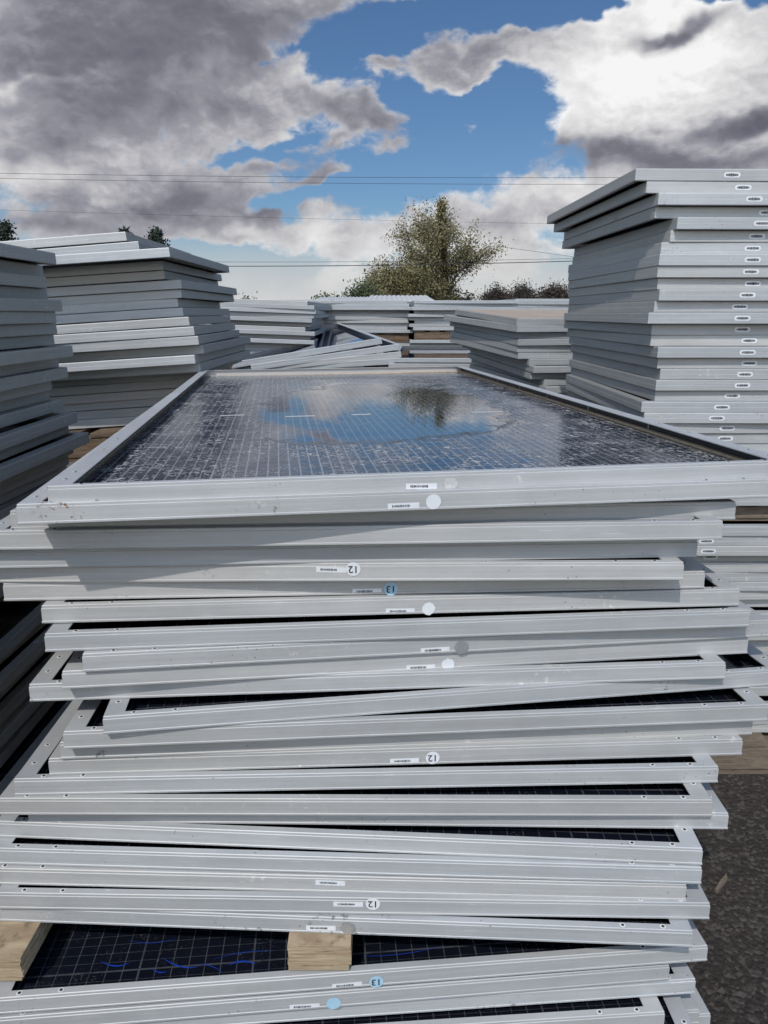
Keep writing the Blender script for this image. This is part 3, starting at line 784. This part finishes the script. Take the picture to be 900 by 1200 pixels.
# ------------------------------------------------------------------ ground
def flat(name, x0, x1, y0, y1, z, mat, n=1):
    mb = MB(); mb.add([(x0, y0, z), (x1, y0, z), (x1, y1, z), (x0, y1, z)], [(0, 1, 2, 3)], mat)
    return link(name, mb.mesh(name))
tag(flat('ground', -1500, 1500, -600, 2500, 0, 'gravel_ground'), kind='structure')
random.seed(71)
mb = MB()
for k in range(5200):
    x = random.uniform(.45, 2.3); y = random.uniform(.9, 3.2)
    r_ = random.choice((.003, .004, .005, .006, .009)) * random.uniform(.7, 1.4)
    vs = []
    for (a, b_, c_) in ((1, 0, 0), (-1, 0, 0), (0, 1, 0), (0, -1, 0), (0, 0, 1)):
        q = .7 + .6 * random.random(); vs.append((x + a * r_ * q + random.uniform(-.3, .3) * r_, y + b_ * r_ * q + random.uniform(-.3, .3) * r_, c_ * r_ * .8 * q))
    mb.add(vs, [(0, 2, 4), (2, 1, 4), (1, 3, 4), (3, 0, 4)], 'gravel_stone')
o = link('gravel', mb.mesh('gravel')); tag(o, 'loose dark gravel stones scattered on the ground', 'gravel', kind='stuff')
p = ray(845, 1037); p = Vector((0, 0, H)) + p * (-H / p.z)
mb = MB(); vs = []
for s_, z_ in ((0, .001), (1, .009)):
    for a, b_ in ((-.045, -.005), (.03, -.008), (.050, .002), (.01, .006), (-.04, .005)): vs.append((a * (1 - .06 * s_), b_ * (1 - .1 * s_), z_))
mb.add(vs, [(4, 3, 2, 1, 0), (5, 6, 7, 8, 9)] + [(k, (k + 1) % 5, 5 + (k + 1) % 5, 5 + k) for k in range(5)], 'wood_pale')
o = link('wood_splinter', mb.mesh('wood_splinter')); o.location = (p.x, p.y, 0); o.rotation_euler = (0, 0, R(48))
tag(o, 'small brown wood splinter lying on the dark gravel', 'wood splinter')

# ------------------------------------------------------------------ trees
def limb(mb, p, d, ln, r, depth, tips, mat, spread=.6, up=.15, seg=4, kids=(3, 4)):
    pts = [p.copy()]; rs = [r]; q = p.copy(); dd = d.copy()
    for k in range(seg):
        dd = (dd + Vector((random.uniform(-1, 1), random.uniform(-1, 1), random.uniform(-1, 1))) * .16 + Vector((0, 0, up * .3))).normalized()
        q = q + dd * (ln / seg); pts.append(q.copy()); rs.append(r * (1 - .62 * (k + 1) / seg))
        if depth <= 1: tips.append((q.copy(), dd.copy()))
    mb.tube(pts, rs, mat, 5 if depth > 1 else 3)
    if depth > 0:
        for k in range(random.randint(*kids)):
            i = random.randint(2, seg); a = random.uniform(0, 2 * math.pi)
            nd = (dd + Vector((math.cos(a), math.sin(a), random.uniform(-.35, .5))) * spread * random.uniform(.7, 1.3)).normalized()
            limb(mb, pts[i], nd, ln * random.uniform(.55, .8), rs[i] * .7, depth - 1, tips, mat, spread, up, seg, kids)
def leaves(mb, pts, n, r, size, mat, droop=0):
    for p, d in pts:
        for k in range(n):
            c = p + Vector((random.gauss(0, r), random.gauss(0, r), random.gauss(0, r) - abs(random.gauss(0, droop)) ))
            s_ = size * random.uniform(.5, 1.3)
            a = Vector((random.gauss(0, 1), random.gauss(0, 1), random.gauss(0, 1))).normalized() * s_
            b_ = a.cross(Vector((random.gauss(0, 1), random.gauss(0, 1), random.gauss(0, 1)))).normalized() * s_ * .5
            mb.add([c - a, c + b_, c + a, c - b_], [(0, 1, 2, 3)], mat)
def tree_thing(name, loc, label, cat, trunk_mb, crown_mb, group=None):
    e = bpy.data.objects.new(name, None); COL.objects.link(e); e.location = loc; tag(e, label, cat, group)
    link('trunk', trunk_mb.mesh('trunk'), e)
    link('crown', crown_mb.mesh('crown'), e)
    return e
YT = 44.
def world_at(px, py, Y): return at_y(px, py, Y)
# big tree with a tall vine-wrapped trunk
random.seed(81)
base = world_at(520, 400, YT); hz_ = world_at(520, 243, YT).z
tr = MB(); cr_ = MB(); tips = []
h = hz_ * 1.04
tr.tube([(0, 0, 0), (.1, 0, h * .3), (-.1, .1, h * .6), (-.25, 0, h * .85), (-.3, 0, h * .97)], [.32, .26, .2, .12, .04], 'bark_brown', 8)
for k in range(24):
    a = random.uniform(0, 2 * math.pi); z0 = h * random.uniform(.20, .64)
    right = math.cos(a)
    d = Vector((math.cos(a), math.sin(a) * .8, random.uniform(.25, .95))).normalized()
    ln = (1.5 if right > 0 else 1.3) * random.uniform(.8, 1.3)
    limb(tr, Vector((-.05, 0, z0)), d, ln * (1.25 - .55 * abs(z0 / h - .5)), .055, 2, tips, 'bark_brown', .75, .25)
print('tips', len(tips), 'treeh', h)
leaves(cr_, tips, 12, .19, .062, 'leaf_olive', .14)
sp = [(Vector((-.12 - .15 * q, 0, h * (.25 + .75 * q))), Vector((0, 0, 1))) for q in [i / 60 for i in range(61)]]
for q, (pp_, d_) in enumerate(sp): leaves(cr_, [(pp_, d_)], 70, .34 - .20 * (q / 60), .08, 'leaf_olive', .05)
tree_thing('broadleaf_tree', (base.x, YT, 0), 'tall half bare tree with a dark vine wrapped trunk rising behind the stacks', 'tree', tr, cr_)
# bushy trees beside it
def bushy(px0, px1, pytop, Y, name, label, cat, mat, n=10, leaf=.085, seed=1, dens=8, group=None, up=.5, flat_=.9, droop=.1):
    random.seed(seed)
    a = world_at((px0 + px1) / 2, 400, Y); w_ = (px1 - px0) / F * Y * .97 / 2; hh = world_at(450, pytop, Y).z
    tr = MB(); cr_ = MB(); tips = []
    for k in range(n):
        x = random.uniform(-1, 1) * w_ * .75; yy = random.uniform(-.8, .8)
        hmax = hh * (1 - .35 * (abs(x) / w_) ** 2) * random.uniform(.72, 1.)
        tr.tube([(x * .6, yy, 0), (x * .8, yy, hmax * .3), (x, yy, hmax * .62)], [.09, .07, .04], 'bark_brown', 5)
        for j in range(4):
            d = Vector((random.uniform(-1, 1) * flat_, random.uniform(-1, 1) * flat_, up + random.random())).normalized()
            limb(tr, Vector((x * .9, yy, hmax * random.uniform(.25, .6))), d, hmax * .26, .035, 1, tips, 'bark_brown', .7, .2, 3)
        for j in range(10):
            tips.append((Vector((x + random.gauss(0, .3), yy, hmax * random.uniform(.08, .85))), Vector((0, 0, 1))))
    leaves(cr_, tips, dens, .20, leaf, mat, droop)
    return tree_thing(name, (a.x, Y, 0), label, cat, tr, cr_, group)
bushy(432, 512, 284, YT - 1, 'bushy_tree', 'rounded olive brown tree beside the vine wrapped trunk', 'tree', 'leaf_olive', 30, .075, 82, 22)
bushy(406, 440, 312, YT - 3, 'willow_tree', 'small green drooping tree at the end of the tree group', 'tree', 'leaf_green', 11, .075, 83, 20, droop=.45)
bushy(470, 560, 325, YT + 2, 'bushy_tree', 'low olive undergrowth tree at the foot of the vine wrapped trunk', 'tree', 'leaf_dry', 16, .085, 84, 10)
for i, (a, b_, t_) in enumerate(((556, 604, 332), (590, 634, 328), (622, 668, 323), (660, 720, 330))):
    bushy(a, b_, t_, YT + 4, 'bare_shrub', ['low dark bare shrub next to the olive undergrowth', 'dark bare shrub second along the brown hedge row', 'tallest dark bare shrub of the row beside the sticker stack', 'dark bare shrub hidden behind the sticker stack'][i], 'shrub', 'leaf_dry', 24, .065, 90 + i, 17, group='bare shrubs along the yard edge', up=1.6, flat_=.5)
bushy(366, 402, 338, 60, 'distant_bush', 'small distant green bush over the far stacks', 'bush', 'leaf_green', 9, .12, 97, 9)
bushy(285, 310, 344, 60, 'distant_bush', 'tiny distant bush tops beyond the far stack next to the leaning one', 'bush', 'leaf_green', 6, .12, 98, 7)
def pine(px, pytop, Y, label, seed):
    random.seed(seed); a = world_at(px, 400, Y); hh = world_at(px, pytop, Y).z
    tr = MB(); cr_ = MB()
    tr.tube([(0, 0, 0), (.03, 0, hh * .5), (0, 0, hh * .97)], [.16, .10, .02], 'bark_brown', 6)
    k = 0; z_ = hh * .16
    while z_ < hh * .99:
        f_ = 1 - (z_ / hh) ** 1.6
        for j in range(6):
            an = random.uniform(0, 6.28); ln = (.12 + 1.0 * f_) * random.uniform(.75, 1.2)
            d = Vector((math.cos(an), math.sin(an), .25))
            tr.tube([(0, 0, z_), tuple(Vector((0, 0, z_)) + d * ln)], [.02, .006], 'bark_brown', 3)
            pts = [(Vector((0, 0, z_)) + d * ln * q, d) for q in (.35, .6, .85, 1.)]
            leaves(cr_, pts, 9, .085, .07, 'leaf_pine', .03)
        z_ += .17
    tree_thing('pine_tree', (a.x, Y, 0), label, 'pine tree', tr, cr_, 'pine trees behind the leaning stack')
pine(20, 259, 30, 'dark pine top over the dark shaded stack', 101)
pine(191, 268, 30, 'narrow dark pine tip over the leaning sunlit stack', 102)
pine(158, 268, 36, 'pine whose tiny tip barely clears the leaning sunlit stack', 103)

# ------------------------------------------------------------------ power lines
def wire(a, b_, Y, r_, label, sag=.0, ext=2.2):
    pa, pb = world_at(*a, Y), world_at(*b_, Y); mid = (pa + pb) / 2; d = (pb - pa)
    A = mid - d * ext; B = mid + d * ext; pts = []
    for k in range(41):
        t_ = k / 40; q = A.lerp(B, t_); x = (t_ - .5) * 2 * ext; q.z += sag * (x * x - .25); pts.append(tuple(q))
    mb = MB(); mb.tube(pts, r_, 'wire_black', 5); o = link('power_line', mb.mesh('power_line'))
    tag(o, label, 'power line', 'overhead power lines')
wire((0, 203), (720, 208), 34, .0075, 'topmost thin power line high over the stacks', .25, 1.2)
wire((0, 209), (720, 216), 34, .0075, 'second thin power line just below the topmost one', .25, 1.2)
wire((0, 246), (640, 262), 46, .006, 'faint thin power line passing the top of the tall tree', .2, 1.2)
wire((270, 312), (670, 306), 30, .014, 'thick dark power line crossing in front of the tree', .18, 2.2)
wire((270, 307), (670, 303), 36, .008, 'thin power line just above the thick dark one', .18, 2.2)
wire((586, 289), (672, 301), 38, .008, 'short slanting power line beyond the tall tree crown', 0, .5)

# ------------------------------------------------------------------ low shed beyond the stacks
def shed(x0, x1, y0, y1, h_, label, corr=True):
    e = bpy.data.objects.new('low_shed', None); COL.objects.link(e); e.location = ((x0 + x1) / 2, (y0 + y1) / 2, 0); tag(e, label, 'shed')
    wx, wy = (x1 - x0) / 2, (y1 - y0) / 2
    mb = MB(); mb.box((-wx, -wy, 0), (wx, wy, h_ - .06), 'shed_dark'); link('wall', mb.mesh('wall'), e)
    mb = MB(); n = int(wx * 2 / .05); vs = []; 
    for k in range(n + 1):
        x = -wx - .1 + (2 * wx + .2) * k / n; zc_ = h_ + (.022 if k % 2 else 0)
        vs += [(x, -wy - .15, zc_ - .05), (x, wy + .15, zc_ + .12), (x, -wy - .15, zc_ - .09)]
    fs = []
    for k in range(n):
        a = 3 * k; fs += [(a, a + 3, a + 4, a + 1), (a + 2, a + 5, a + 3, a)]
    mb.add(vs, fs, 'roof_white'); link('roof', mb.mesh('roof'), e)
q = at_y(436, 349.5, 18); q2 = at_y(504, 349.5, 18)
shed(q.x, q2.x, 18, 21, q.z, 'white corrugated shed roof just over the far stacks')
q = at_y(368, 351, 22); q2 = at_y(436, 351, 22)
shed(q.x, q2.x, 22, 25, q.z, 'dark low shed with a pale roof edge below the distant bush')

scene.cycles.max_bounces = 5; scene.cycles.diffuse_bounces = 3; scene.cycles.glossy_bounces = 4
w.cycles.sampling_method = 'NONE'
scene.cycles.use_denoising = True
